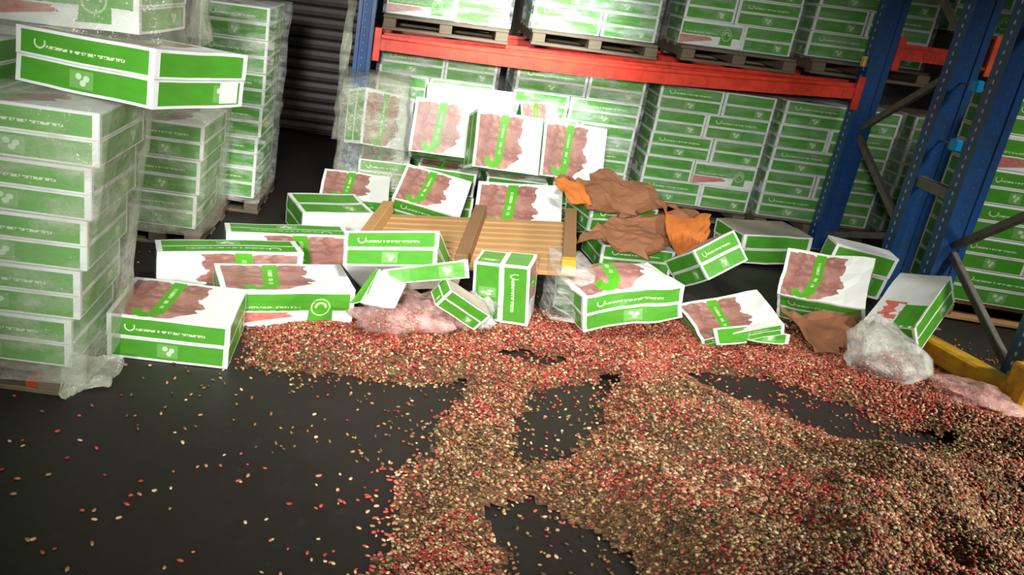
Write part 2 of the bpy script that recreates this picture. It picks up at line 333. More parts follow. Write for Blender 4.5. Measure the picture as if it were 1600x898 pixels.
def beam(name, label, a, b, mat, hh=.105, sag=0, conn=True):
    r = empty(name, a); tag(r, label, 'rack beam'); a, b = Vector(a), Vector(b); L = (b - a).length; N = 24
    V = []; F = []; pr = [(-.022, -hh / 2), (-.022, hh * .22), (-.004, hh * .3), (-.004, hh / 2), (.026, hh / 2), (.026, -hh / 2)]; n = len(pr)
    for i in range(N + 1):
        s = i / N; c = (b - a) * s - Vector((0, 0, sag * math.sin(math.pi * s)))
        V += [(c.x, c.y + p[0], c.z + p[1]) for p in pr]
    for i in range(N):
        for k in range(n): F.append((i * n + k, i * n + (k + 1) % n, (i + 1) * n + (k + 1) % n, (i + 1) * n + k))
    F += [tuple(range(n)), tuple(range(N * n, N * n + n))[::-1]]
    me = mesh('beam_profile', V, F, mat); link('beam_profile', me, r)
    V = []; F = []; k = 0; s = .05                       # pressed rectangular dimples along the beam face
    while s < L - .06:
        c = (b - a) * (s / L) - Vector((0, 0, sag * math.sin(math.pi * s / L)))
        box_vf((c.x, c.y - .026, c.z - hh * .38), (c.x + .045, c.y - .018, c.z + .012), V, F); s += .075
    tag(link('pressed_pads', mesh('pressed_pads', V, F, mat), r), kind='stuff')
    if conn:
        for q in (0, 1):
            c = (b - a) * q; dx = .0 if q == 0 else -.05
            link('end_connector', box_mesh('end_connector', (c.x + dx, c.y - .034, c.z - .13), (c.x + dx + .05, c.y - .022, c.z + .10), mat), r)
    return r
beam('rack_beam', 'long red beam across the back rack', (-.30, 6.06, 1.075), (3.10, 6.04, 1.165), M['red'], sag=.035)
beam('rack_beam', 'dull red beam between the first two blue uprights', (3.25, 6.06, 1.46), (6.2, 6.06, 1.46), M['red'])
beam('rack_beam', 'short orange red beam at top right behind the blue uprights', (3.26, 5.10, 1.55), (6.2, 5.10, 1.55), M['orange'], hh=.16)

# ------------------------------------------------------------------ pallets
def pallet(label, loc, rot, dims=(1.0, .9, .11), wood='wood_grey', boards=5, blocks=False, end_paint=None, group='pallets under the stacks', gap=.35):
    L, Wd, H = dims; r = empty('pallet', loc, rot); tag(r, label, 'pallet', group)
    bt = H * .2; pitch = Wd / boards
    bm_ = box_mesh('deck_board', (-L / 2, -pitch * (1 - gap) / 2, 0), (L / 2, pitch * (1 - gap) / 2, bt), M[wood], .003)
    for k in range(boards): link('deck_board', bm_, r, (0, -Wd / 2 + pitch * (k + .5), H - bt))
    sm = box_mesh('stringer', (-.045, -Wd / 2, bt), (.045, Wd / 2, H - bt), M['wood_dark' if wood == 'wood' else wood], .003)
    for k in range(3): link('stringer', sm, r, (-L / 2 + .05 + (L - .1) * k / 2, 0, 0))
    bm2 = box_mesh('bottom_board', (-L / 2, -.05, 0), (L / 2, .05, bt), M[wood], .003)
    for y in (-Wd / 2 + .05, 0, Wd / 2 - .05): link('bottom_board', bm2, r, (0, y, 0))
    return r
# the thrown pallet: seen from below, stringers on top of close boards
def thrown_pallet(loc, rot, L, Wd):
    r = empty('pallet', loc, rot); tag(r, 'tan wooden pallet thrown upside down amid the fallen cartons', 'pallet')
    n = 9; pitch = Wd / n
    for k in range(n):
        jw = rnd.uniform(-.006, .006)
        link('deck_board', box_mesh('deck_board', (-L / 2 + rnd.uniform(-.012, .012), -pitch * .36, 0), (L / 2 + rnd.uniform(-.012, .012), pitch * .36, .022), M['wood'], .003), r, (0, -Wd / 2 + pitch * (k + .5) + jw, .0), (0, 0, rnd.uniform(-.006, .006)))
    for k, x in enumerate((-L / 2 + .03, .02, L / 2 - .03)):
        st = link('stringer', box_mesh('stringer', (-.034, -Wd / 2 - .02, .022), (.034, Wd / 2 + .02, .098), M['wood'] if k == 0 else M['wood_dark'], .004), r, (x, 0, 0))
        if k != 1: tag(link('painted_end', box_mesh('painted_end', (-.035, -Wd / 2 - .024, .021), (.035, -Wd / 2 + .03, .099), M['orange_paint'], .003), st), 'orange painted stringer end')
thrown_pallet((.436, 4.536, .19), (.033, -.139, -.169), 1.18, .86)

# ------------------------------------------------------------------ stacked cartons (single meshes)
def plain_carton(L, Wd, H, mats, name='stacked_carton'):
    bm = bmesh.new(); me0 = carton_section(L, Wd, H, 0, H, 0, True, True, (1, 1, 1), None, mats, name); bm.from_mesh(me0)
    bmesh.ops.bevel(bm, geom=bm.edges[:], offset=.004, segments=1, affect='EDGES', material=3); bm.to_mesh(me0); bm.free(); return me0
PICM = [M['pic'], M['end'], M['top'], M['white']]
RC = {}
def rackmesh(kind, L, Wd, H):
    key = (kind, L, Wd, H)
    if key not in RC: RC[key] = plain_carton(L, Wd, H, PICM if kind == 'pic' else CM)
    return RC[key]
ORD = ['top', 'second', 'third', 'fourth', 'fifth', 'sixth']
def load(phrase, group, x0, x1, y0, z0, rows, H, pics=(), colour='green and white', tilt=0, dx=0, depth=None):
    w = x1 - x0; la, lb = w * .555, w * .445
    for k in range(rows):
        a_ = (la, lb) if k % 2 == 0 else (lb, la); x = x0
        for j in range(2):
            wd = a_[j]; long_ = wd == la; L, Wd = (la, lb)
            o = link('stacked_carton', rackmesh('pic' if (k, j) in pics else 'std', round(L - .006, 4), round(Wd - .006, 4), H))
            ex = wd / 2; dep = Wd if long_ else L
            o.location = (x + ex + rnd.uniform(-.004, .004) + dx * k, y0 + dep / 2 + rnd.uniform(0, .012), z0 + k * (H + .001))
            o.rotation_euler = (0, 0, (0 if long_ else math.pi / 2) + rnd.uniform(-.012, .012)); x += wd
            q = ORD[rows - 1 - k] if rows - 1 - k else 'topmost'
            lab = f"{q} carton{'' if q == 'topmost' else ' from top'}, {('left', 'right')[j]} column, {phrase}"
            tag(o, lab, 'carton', group)
def film_shell(label, x0, x1, y0, y1, z0, z1, mat='film', seed=1, amp=.012, top=True, group='stretch film around stacks', sheer=(0, 0), flare=0):
    V = []; F = []; N = 14; ring_ = []
    for i in range(N): ring_.append((x0 + (x1 - x0) * i / N, y0))
    for i in range(N): ring_.append((x1, y0 + (y1 - y0) * i / N))
    for i in range(N): ring_.append((x1 - (x1 - x0) * i / N, y1))
    for i in range(N): ring_.append((x0, y1 - (y1 - y0) * i / N))
    R = len(ring_); Z = 16; cx, cy = (x0 + x1) / 2, (y0 + y1) / 2
    for j in range(Z + 1):
        z = z0 + (z1 - z0) * j / Z
        for (x, y) in ring_:
            p = Vector((x * 4 + seed, y * 4, z * 9)); d = noise.noise_vector(p) * amp
            ux, uy = (x - cx), (y - cy); l = math.hypot(ux, uy); k = .010 + amp * .6 + flare * (1 - j / Z) ** 4
            V.append((x + d.x * .3 + ux / l * (k + abs(d.y) * .6) + sheer[0] * j / Z, y + uy / l * (k + abs(d.x) * .6) + sheer[1] * j / Z, z + d.z * .3))
    for j in range(Z):
        for i in range(R): F.append((j * R + i, j * R + (i + 1) % R, (j + 1) * R + (i + 1) % R, (j + 1) * R + i))
    if top:
        c = len(V); V.append((cx + sheer[0], cy + sheer[1], z1 + .012)); F += [(Z * R + i, Z * R + (i + 1) % R, c) for i in range(R)]
    return tag(link('stretch_film', mesh('stretch_film', V, F, M[mat], smooth=True)), label, 'plastic film', group)

Y0 = 6.34; HB = .176
low = [(-.26, .62, 'lower rack stack nearest dark shutter'), (.76, 1.72, 'brightest lower rack stack behind leaning cartons'), (1.83, 2.69, 'lower rack stack left of black gap'), (2.76, 3.62, 'lower rack stack just left of blue upright'), (3.72, 4.60, 'dim lower stack behind bracing')]
upp = [(-.26, .64, 'leftmost stack above red beam'), (.80, 1.70, 'glaring stack above middle of red beam'), (1.86, 2.68, 'stack above red beam right part'), (2.78, 3.62, 'stack above red beam right end'), (3.72, 4.62, 'dim stack above second red beam')]
fl = ['film around lower stack nearest dark shutter', 'glaring film around brightest lower rack stack', 'film around lower stack left of black gap', 'film around lower stack just left of blue upright', 'grey film around dim lower stack behind bracing']
fu = ['film around leftmost stack above red beam', 'film around glaring stack above middle of red beam', 'film around stack above red beam right part', 'film around stack above red beam right end', 'film around dim stack above second red beam']
pics = [((2, 0),), (), ((1, 0), (1, 1), (4, 1)), ((1, 0),), ()]
for i, (a_, b_, ph) in enumerate(low):
    pallet('weathered pallet under ' + ph, ((a_ + b_) / 2, Y0 + .45, 0.01), (0, 0, 0), (b_ - a_, .9, .11))
    load(ph, 'cartons on lower rack level', a_, b_, Y0, .125, 5, HB, pics[i])
    film_shell(fl[i], a_, b_, Y0, Y0 + .5, .12, .125 + 5 * HB + .02, ('film', 'film', 'film_dim', 'film_dim', 'film_hazy')[i], seed=i * 3)
pu = [((0, 0),), (), ((0, 0), (2, 1)), (), ((0, 0),)]
for i, (a_, b_, ph) in enumerate(upp):
    zz = 1.1305 + .0265 * (b_ + .3) if i < 4 else 1.53
    pallet('weathered pallet under ' + ph, ((a_ + b_) / 2, Y0 + .325, zz), (0, 0, 0), (b_ - a_, 1.0, .10))
    load(ph, 'cartons on upper rack level', a_, b_, Y0 - .02, zz + .103, 3, HB, pu[i])
    film_shell(fu[i], a_, b_, Y0 - .02, Y0 + .48, zz + .1, zz + .11 + 3 * HB, 'film' if i < 2 else 'film_dim', seed=20 + i * 3)
# rear beam line that carries the upper pallets
beam('rack_beam', 'rear red beam behind the upper pallets', (-.30, 7.06, 1.075), (3.1, 7.06, 1.165), M['red'], conn=False)
beam('rack_beam', 'second red beam hidden close behind the long one', (-.30, 6.24, 1.072), (3.1, 6.24, 1.162), M['red'], conn=False)

# sharp green stack at the right edge, seen through the V brace
def right_load():
    yaw = -.11; ox, oy, z0 = 3.34, 4.86, .13; H = .20; R = Matrix.Rotation(yaw, 4, 'Z'); T = Matrix.Translation((ox, oy, 0)) @ R
    pallet('pale pallet under sharp green stack at right edge', T @ Vector((.62, .45, .01)), (0, 0, yaw), (1.24, .9, .115), wood='wood')
    for k in range(6):
        ws = (.62, .62) if k % 2 == 0 else (.40, .62); x = 0
        for j, w in enumerate(ws):
            o = link('stacked_carton', rackmesh('pic' if k == 4 and j == 0 else 'std', round(w - .005, 4), .45, H)); o.location = T @ Vector((x + w / 2, .225 + rnd.uniform(0, .01), z0 + k * (H + .002))); o.rotation_euler = (0, 0, yaw); x += w
            q = ['top', 'second', 'third', 'fourth', 'fifth', 'sixth', 'seventh'][5 - k]
            tag(o, f"{'topmost' if q == 'top' else q} carton{'' if q == 'top' else ' from top'}, {('left', 'right')[j]} column, sharp green stack behind V brace", 'carton', 'cartons at right edge')
right_load()

# ------------------------------------------------------------------ stacks on the left
BIG = [M['long'], M['end'], M['top'], M['white']]
HA = .190; words = ['bottom', 'fourth', 'third', 'second', 'top']
pallet('dark pallet under the leaning wrapped stack at left', (-1.56, 3.02, .0), (0, 0, 0), (.85, .62, .095))
tag(link('painted_block', box_mesh('painted_block', (-1.28, 2.72, .0), (-1.20, 2.80, .05), M['red_block'], .004)), 'small red block poking out under the left stack', 'block')
for k in range(5):
    o = link('stacked_carton', plain_carton(.62, .46, HA, PICM if k == 99 else BIG)); tag(o, f"{words[k]} carton of the leaning wrapped stack at left edge", 'carton', 'cartons in the leaning left stack')
    o.location = (-1.12 - .31 + .026 * k, 2.75 + .23 + .004 * k, .1 + k * (HA + .004)); o.rotation_euler = (0, 0, rnd.uniform(-.02, .03))
film_shell('hazy film around the leaning stack at left edge', -1.745, -1.115, 2.74, 3.22, .07, 1.10, 'film_hazy', seed=5, amp=.03, sheer=(.115, .015), flare=.05)
jut = carton('carton jutting out over the left stack, two green bands lit', (-.993, 3.006, 1.098), (-.085, -.02, -.435), (.62, .48, .19), amp=.004, group='cartons on top of the left stack')
tag(link('paper_sticker', box_mesh('paper_sticker', (.3105, .10, .015), (.3135, .20, .09), M['white'], .0005), jut), 'white paper sticker')
carton('carton lying left of the jutting one on the left stack', (-1.66, 3.05, 1.076), (0, 0, -.05), (.48, .40, .17), amp=.004, group='cartons on top of the left stack')
carton('topmost carton above the jutting one with pinkish top strip', (-1.29, 3.30, 1.29), (-.02, -.02, -.10), (.66, .44, .19), amp=.004, mats=PICM, group='cartons on top of the left stack')
film_shell('hazy film over the top cartons of left stack', -1.64, -.90, 3.04, 3.58, 1.25, 1.50, 'film_hazy', seed=9, amp=.03, flare=.03)

words = ['bottom', 'middle', 'top']
pallet('dark pallet under the short wrapped stack behind', (-1.30, 4.70, 0), (0, 0, 0), (.5, .62, .09))
for k in range(3):
    o = link('stacked_carton', plain_carton(.42, .52, .195, BIG)); tag(o, f"{words[k]} carton of the short wrapped stack behind left stack", 'carton', 'cartons in the short left stack')
    o.location = (-1.31 + .015 * k, 4.70, .095 + k * .198); o.rotation_euler = (0, 0, rnd.uniform(-.02, .02))
film_shell('hazy film around the short stack behind left stack', -1.52, -1.09, 4.43, 4.97, .08, .73, 'film_hazy', seed=13, amp=.03, sheer=(.03, 0), flare=.03)
words = ['bottom', 'fifth', 'fourth', 'third', 'second', 'topmost']
pallet('dark pallet under the tall stack beside the shutter', (-1.12, 5.45, 0), (0, 0, 0), (.5, .62, .09))
for k in range(6):
    o = link('stacked_carton', plain_carton(.42, .52, .195, BIG)); tag(o, f"{words[k]} carton{'' if k in (0, 5) else ' from top'} of tall stack beside dark shutter", 'carton', 'cartons in the tall left stack')
    o.location = (-1.115 + .004 * k, 5.42, .095 + k * .198); o.rotation_euler = (0, 0, rnd.uniform(-.03, .03))
film_shell('glinting film around the tall stack beside dark shutter', -1.33, -.89, 5.15, 5.69, .08, 1.29, 'film', seed=17, amp=.035, sheer=(.03, 0))

# ------------------------------------------------------------------ fallen cartons
carton('clean carton in left foreground, two green bands facing front', (-.855, 3.262, .003), (0, 0, .035), (.493, .395, .192), amp=.004, sag=.004, seed=3)
carton('long carton right of the foreground one, swirl on green side', (-.48, 3.70, .003), (0, 0, .33), (.62, .31, .185), mats=PICM, amp=.005, seed=5)
carton('long white carton on edge, meat picture facing front', (-.82, 3.98, .115), (math.pi / 2 - .03, 0, .36), (.70, .225, .19), amp=.005, flipped=True, seed=6)
carton('white carton on edge behind the picture one, grey top', (-.585, 4.38, .108), (math.pi / 2 - .03, 0, .30), (.66, .21, .17), amp=.005, flipped=True, seed=8)
carton('carton at dark gap, green end facing left stacks', (-.40, 4.97, .003), (0, 0, .40), (.44, .38, .19), amp=.006, mats=[M['white'], M['end'], M['end'], M['white']], seed=9)
carton('small picture carton behind the green ended one', (-.28, 5.42, .04), (.28, 0, .02), (.44, .33, .18), amp=.005, seed=10)
carton('tilted carton leaning on the pallet, two green bands up', (.052, 3.885, .182), (-.632, -.184, -.172), (.455, .387, .176), amp=.004, seed=11)
carton('small green carton tipped on its corner before the pallet', (.325, 3.60, .165), (.284, .552, .411), (.26, .10, .105), amp=.004, mats=[M['end'], M['end'], M['grey'], M['white']], seed=12)
carton('upturned carton with vertical green bands under pallet edge', (.46, 3.985, .17), (.20, math.pi / 2 - .12, -.08), (.30, .20, .28), amp=.006, seed=13)
carton('big crushed carton with burst picture lid in the middle', (1.192, 4.02, .095), (-.13, -.15, .225), (.525, .40, .19), amp=.028, hump=.07, sag=0, seed=14, freq=4)
carton('green carton tipped on edge right of the crushed one', (1.894, 4.69, .145), (-.625, -.374, .509), (.30, .30, .186), amp=.006, mats=[M['long'], M['end'], M['grey'], M['white']], seed=15)
carton('carton with grey top lying before the first blue upright', (2.529, 5.60, .03), (-.046, -.05, .124), (.475, .392, .196), amp=.01, mats=[M['end'], M['end'], M['grey'], M['white']], seed=16)
carton('flattened picture carton lying on the beans at right', (1.802, 4.084, .09), (.085, -.33, .047), (.415, .357, .06), amp=.014, sag=.02, seed=17)
carton('crumpled film covered carton leaning beside white one', (2.50, 4.57, .12), (.551, -.143, -.497), (.43, .36, .188), amp=.02, seed=18)
carton('carton on end behind the crumpled one, green strip up', (2.73, 4.82, .13), (.062, .119, -.035), (.37, .13, .27), amp=.006, mats=[M['end'], M['end'], M['white'], M['white']], seed=19)
carton('white carton tipped against blue upright, red picture', (2.80, 4.21, .17), (.431, -.287, -.89), (.24, .49, .16), amp=.006, mats=[M['end'], M['end'], M['produce'], M['white']], seed=20)
# cartons leaning against the rack
G = 'cartons leaning against the rack'
carton('grey film covered carton at left end of the leaning row', (-.247, 5.907, .548), (1.34, .185, .75), (.46, .37, .175), group=G, seed=21)
carton('leftmost clear picture carton in the leaning row', (.278, 5.837, .525), (1.096, 0, -.042), (.455, .373, .18), group=G, amp=.003, seed=22)
carton('middle picture carton in the leaning row', (.630, 5.60, .550), (1.20, .07, .25), (.455, .37, .175), group=G, amp=.003, seed=23)
carton('rightmost picture carton in the leaning row above torn cardboard', (1.095, 5.77, .508), (1.20, .07, .25), (.455, .37, .175), group=G, amp=.003, seed=24)
carton('small picture carton peeking above the leaning row', (.93, 6.10, .60), (.75, -.05, .10), (.26, .26, .15), group=G, amp=.003, seed=25)
carton('white backed carton behind leftmost leaning carton', (.42, 6.12, .62), (1.15, 0, .10), (.62, .36, .14), group=G, amp=.004, mats=[M['white'], M['white'], M['white'], M['white']], seed=26)
carton('picture carton tilted behind the pallet, left one', (.215, 5.31, .115), (.40, .118, -.159), (.435, .375, .19), group=G, amp=.004, seed=27)
carton('picture carton tilted behind the pallet, right one', (.79, 5.18, .13), (.478, -.105, -.136), (.53, .40, .19), group=G, amp=.004, seed=28)
for lab, p, rz, L in (('upper of two flat cartons under leftmost leaning carton', (.335, 5.78, .178), -.10, .40), ('lower of two flat cartons under leftmost leaning carton', (.335, 5.80, .002), -.06, .40), ('upper of two flat cartons under middle leaning carton', (.79, 5.76, .178), .03, .41), ('lower of two flat cartons under middle leaning carton', (.79, 5.78, .002), .02, .41), ('upper of two flat cartons under rightmost leaning carton', (1.27, 5.90, .178), .06, .44), ('lower of two flat cartons under rightmost leaning carton', (1.27, 5.86, .002), .04, .44), ('upper of two flat cartons under film covered carton', (-.115, 5.80, .178), 0, .34), ('lower of two flat cartons under film covered carton', (-.115, 5.80, .002), 0, .34),
                      ('upper flat carton buried under torn cardboard', (1.40, 5.38, .178), .25, .46), ('lower flat carton buried under torn cardboard', (1.50, 5.14, .002), .1, .46)):
    carton(lab, p, (0, 0, rz), (L, .38, .163), group='flat cartons under the heap', amp=.004)

# ------------------------------------------------------------------ torn sheets
def sheet_mesh(name, c, mat, nu=10, nv=6, bend=.02, thick=.005, seed=1, rag=0, uvr=(0, 0, 1, 1)):
    c = [Vector(p) for p in c]; V = []; nrm = (c[1] - c[0]).cross(c[3] - c[0]).normalized()
    for j in range(nv + 1):
        for i in range(nu + 1):
            u, v = i / nu, j / nv; p = (c[0] * (1 - u) + c[1] * u) * (1 - v) + (c[3] * (1 - u) + c[2] * u) * v
            p = p + nrm * (noise.noise(p * 5 + Vector((seed, 0, 0))) * bend * 1.6 + abs(noise.noise(p * 13 + Vector((seed, 4, 0)))) * bend * .9 + math.sin(u * math.pi) * bend * .6)
            if rag and (i in (0, nu) or j in (0, nv)): p = p + noise.noise_vector(p * 17 + Vector((0, seed, 0))) * rag
            V.append(p)
    F = []; uv = []; n = nu + 1; b = len(V)
    V += [p - nrm * thick for p in V[:]]
    def q(f, g): F.append(f); uv.append(g)
    for j in range(nv):
        for i in range(nu):
            f = (j * n + i, j * n + i + 1, (j + 1) * n + i + 1, (j + 1) * n + i)
            g = [(uvr[0] + (uvr[2] - uvr[0]) * a_ / nu, uvr[1] + (uvr[3] - uvr[1]) * (1 - d_ / nv)) for a_, d_ in ((i, j), (i + 1, j), (i + 1, j + 1), (i, j + 1))]
            q(f, g); q(tuple(b + k for k in f[::-1]), g[::-1])
    rim = [i for i in range(n)] + [j * n + nu for j in range(1, nv + 1)] + [nv * n + i for i in range(nu - 1, -1, -1)] + [j * n for j in range(nv - 1, 0, -1)]
    for k in range(len(rim)):
        a_, d_ = rim[k], rim[(k + 1) % len(rim)]; q((d_, a_, b + a_, b + d_), [(0, 0)] * 4)
    return mesh(name, V, F, mat, uv=uv)
def sheet(name, label, cat, c, mat, group=None, parent=None, **k):
    o0 = sum((Vector(p) for p in c), Vector()) / 4; o = link(name, sheet_mesh(name, [Vector(p) - o0 for p in c], mat, **k), parent, o0)
    if parent is None: tag(o, label, cat, group)
    elif label: o['label'] = label
    return o
tc = empty('torn_carton', (0, 0, 0)); tag(tc, 'burst open carton with green strip and white flap over pink bag', 'carton', 'torn cartons')
sheet('side_panel', 'green side strip', None, [(-0.021, 3.496, 0.364), (0.361, 3.657, 0.407), (0.379, 3.639, 0.324), (0.005, 3.477, 0.304)], M['end'], parent=tc, bend=.006, uvr=(0, 0.02, 1, .5))
sheet('white_flap', 'plain white inner flap', None, [(-0.037, 3.496, 0.36), (0.089, 3.458, 0.318), (0.053, 3.344, 0.251), (-0.098, 3.344, 0.261)], M['white'], parent=tc, bend=.01)
sheet('green_flap', 'green printed flap', None, [(-0.043, 3.501, 0.36), (-0.037, 3.477, 0.354), (-0.075, 3.363, 0.266), (-0.148, 3.372, 0.237)], M['end'], parent=tc, bend=.006, uvr=(.1, .1, .9, .42))
sheet('bottom_panel', None, None, [(-.02, 3.50, .36), (.355, 3.66, .40), (.34, 3.72, .25), (-.01, 3.60, .20)], M['grey'], parent=tc, bend=.01)
tf = empty('torn_carton_strip', (0, -.035, -.01)); tag(tf, 'torn green carton strip bent in two on the red beans', 'carton strip', 'torn cartons')
sheet('strip_panel', None, None, [(1.655, 3.95, .132), (1.848, 4.0, .147), (1.803, 3.88, .104), (1.65, 3.85, .089)], M['end'], parent=tf, bend=.006, uvr=(0, .03, .5, .5))
sheet('strip_flap', None, None, [(1.857, 4.0, .137), (2.061, 4.0, .123), (2.039, 3.95, .092), (1.822, 3.93, .106)], M['end'], parent=tf, bend=.01, uvr=(.4, .03, 1, .5))
K = 'torn cardboard sheets'
sheet('cardboard_sheet', 'torn brown cardboard sheet right of the pallet, upper one', 'cardboard', [(.956, 5.1, .499), (1.32, 5.42, .512), (1.836, 5.22, .405), (1.205, 4.97, .375)], M['kraft'], K, bend=.05, rag=.05, seed=3, nu=14, nv=8)
sheet('cardboard_sheet', 'torn brown cardboard sheet right of the pallet, lower one', 'cardboard', [(1.098, 4.75, .250), (1.377, 5.02, .372), (1.98, 5.2, .375), (1.522, 4.76, .20)], M['kraft'], K, bend=.05, rag=.05, seed=6, nu=14, nv=8)
sheet('cardboard_sheet', 'orange pointed cardboard flap above green tipped carton', 'cardboard', [(1.642, 5.15, .40), (1.956, 5.15, .362), (1.93, 4.98, .31), (1.69, 4.72, .21)], M['kraft_o'], K, bend=.03, rag=.03, seed=9)
sheet('cardboard_sheet', 'orange cardboard scrap under rightmost leaning carton', 'cardboard', [(.929, 5.0, .540), (1.095, 5.05, .520), (1.173, 4.9, .41), (1.021, 4.85, .44)], M['kraft_o'], K, bend=.02, rag=.03, seed=12)
sheet('cardboard_sheet', 'brown cardboard sheet on beans beside clear bag', 'cardboard', [(2.137, 4.3, .14), (2.575, 4.3, .15), (2.499, 4.12, .08), (2.22, 3.93, .045)], M['kraft'], K, bend=.02, rag=.04, seed=15)
sheet('plastic_film_scrap', 'pale film strip hanging left of the rack end upright', 'plastic film', [(-.50, 6.05, 1.9), (-.44, 6.05, 1.9), (-.47, 6.03, .35), (-.53, 6.03, .35)], M['film_hazy'], bend=.04, rag=.02, seed=2, nu=4, nv=20, thick=.003)
sheet('plastic_film_scrap', 'film tail trailing from the left stack to floor', 'plastic film', [(-1.10, 2.73, .16), (-.98, 2.86, .12), (-.98, 2.80, .012), (-1.12, 2.66, .012)], M['film_hazy'], bend=.03, rag=.03, seed=4, thick=.003)
film_shell('wrinkled film over the grey carton at leaning row end', -.40, -.02, 5.58, 5.98, .16, .86, 'film_hazy', seed=31, amp=.05, sheer=(-.03, .12), flare=.04)
film_shell('crumpled film around crushed carton left end', .86, .99, 3.93, 4.22, .06, .32, 'film', seed=33, amp=.05)

# ------------------------------------------------------------------ yellow guard rail
gr = empty('guard_rail', (2.965, 4.0, 0)); tag(gr, 'yellow floor guard rail along the nearest blue frame', 'guard rail')
bar('rail', (-.16, .50, .075), (.07, -.30, .075), .10, .11, M['yellow'], gr, bev=.012)
link('post', box_mesh('post', (.03, -.42, 0), (.15, -.28, .24), M['yellow'], .012), gr)
link('foot_plate', box_mesh('foot_plate', (.00, -.46, 0), (.19, -.24, .015), M['yellow'], .003), gr)

# ------------------------------------------------------------------ spilled beans
def inpoly(X, Y, P):
    r = np.zeros(X.shape, bool); n = len(P)
    for i in range(n):
        x0, y0 = P[i]; x1, y1 = P[(i + 1) % n]
        c = ((y0 > Y) != (y1 > Y)) & (X < (x1 - x0) * (Y - y0) / (y1 - y0 + 1e-12) + x0); r ^= c
    return r
def blur(A, k, it=3):
    for _ in range(it):
        for ax in (0, 1):
            P_ = np.pad(A, [(k, k) if a_ == ax else (0, 0) for a_ in (0, 1)], mode='edge'); cs = np.cumsum(P_, axis=ax)
            cs = np.concatenate([np.zeros_like(np.take(cs, [0], ax)), cs], ax); n = A.shape[ax]
            A = (np.take(cs, range(2 * k + 1, 2 * k + 1 + n), ax) - np.take(cs, range(0, n), ax)) / (2 * k + 1)
    return A
rs = np.random.RandomState(11)
GX0, GX1, GY0, GY1, CS = -1.7, 3.5, 1.5, 4.6, .02
gx = np.arange(GX0, GX1, CS); gy = np.arange(GY0, GY1, CS); X, Y = np.meshgrid(gx, gy)
def vnoise(scale, seed, octv=3):
    out = np.zeros(X.shape); amp = 1; r_ = np.random.RandomState(seed)
    for o_ in range(octv):
        n = int(8 * scale * 2 ** o_); lat = r_.rand(n + 2, n + 2); fx = (X - GX0) / (GX1 - GX0) * n; fy = (Y - GY0) / (GX1 - GX0) * n
        ix, iy = fx.astype(int), fy.astype(int); tx, ty = fx - ix, fy - iy; tx = tx * tx * (3 - 2 * tx); ty = ty * ty * (3 - 2 * ty)
        out += amp * ((lat[iy, ix] * (1 - tx) + lat[iy, ix + 1] * tx) * (1 - ty) + (lat[iy + 1, ix] * (1 - tx) + lat[iy + 1, ix + 1] * tx) * ty); amp *= .5
    return out / (2 - .5 ** (octv - 1))
wx = X + (vnoise(2, 3) - .5) * .28; wy = Y + (vnoise(2, 4) - .5) * .28
heap_poly = [(-.60, 3.42), (-.43, 3.12), (-.06, 3.18), (.46, 3.34), (.48, 3.14), (.28, 2.87), (.22, 2.56), (.15, 2.29), (.08, 1.90), (.05, 1.4), (4.2, 1.4), (4.2, 4.05), (3.05, 4.0), (2.7, 4.25), (2.2, 4.32), (1.6, 4.25), (.9, 4.1), (.5, 3.95), (-.1, 3.72), (-.55, 3.60)]
bare = [[(.54, 2.98), (.68, 3.28), (1.16, 3.50), (.98, 3.06), (.80, 2.72), (.50, 2.52)], [(.42, 2.38), (.58, 2.50), (.90, 2.18), (.96, 1.90), (.46, 1.70)],
        [(1.35, 3.62), (1.8, 3.70), (2.19, 3.54), (2.36, 3.33), (2.58, 3.20), (2.16, 3.04), (1.97, 3.08), (1.72, 3.36), (1.47, 3.44)], [(.54, 3.60), (.88, 3.70), (.90, 3.50), (.54, 3.43)]]
mask = inpoly(wx, wy, heap_poly).astype(float)
hole = np.zeros(X.shape)
for P_ in bare: hole = np.maximum(hole, inpoly(X + (vnoise(4, 8) - .5) * .12, Y + (vnoise(4, 9) - .5) * .12, P_).astype(float))
half = inpoly(wx, wy, [(.98, 2.88), (1.66, 3.03), (1.47, 2.70), (1.0, 2.62)]).astype(float)
full = mask * (1 - hole); hb = np.clip(blur(hole, 2, 2) + (vnoise(16, 77) - .5) * .7 * (blur(hole, 3, 2) > .03) * (blur(hole, 3, 2) < .9), 0, 1); sm_ = blur(mask, 3, 2); soft = np.clip(sm_ * 1.2 + (vnoise(14, 55) - .5) * .5 * (sm_ > .02) * (sm_ < .9), 0, 1) * (1 - hb); _u = np.clip(blur(full, 3, 2) * 1.25 + (vnoise(14, 55) - .5) * .5 * (blur(full, 3, 2) > .02) * (blur(full, 3, 2) < .9), 0, 1); wide = blur(full, 6, 3)
hgt = .10 * np.clip(wide * 1.9 - .95, 0, 1) + np.clip(wide * 2 - 1, 0, 1) * (.26 * (vnoise(2.2, 21) - .42) + .07 * (vnoise(6, 22) - .5)) - .02 * blur(half, 4, 2)
hgt = np.clip(blur(hgt * np.clip((4.05 - Y) / .7, .12, 1), 1, 2), 0, None)
near = blur(mask, 14, 3); patch = vnoise(5, 31)
dens = np.clip(soft * (1 - .45 * half), 0, 1) * np.clip(.55 + (vnoise(7, 30) - .35) * 1.6, .25, 1) + (1 - .85 * hole) * (.34 * near ** 1.5 * np.clip((patch - .42) * 5, 0, 1) + .05 * near) + .006 + .012 * hole
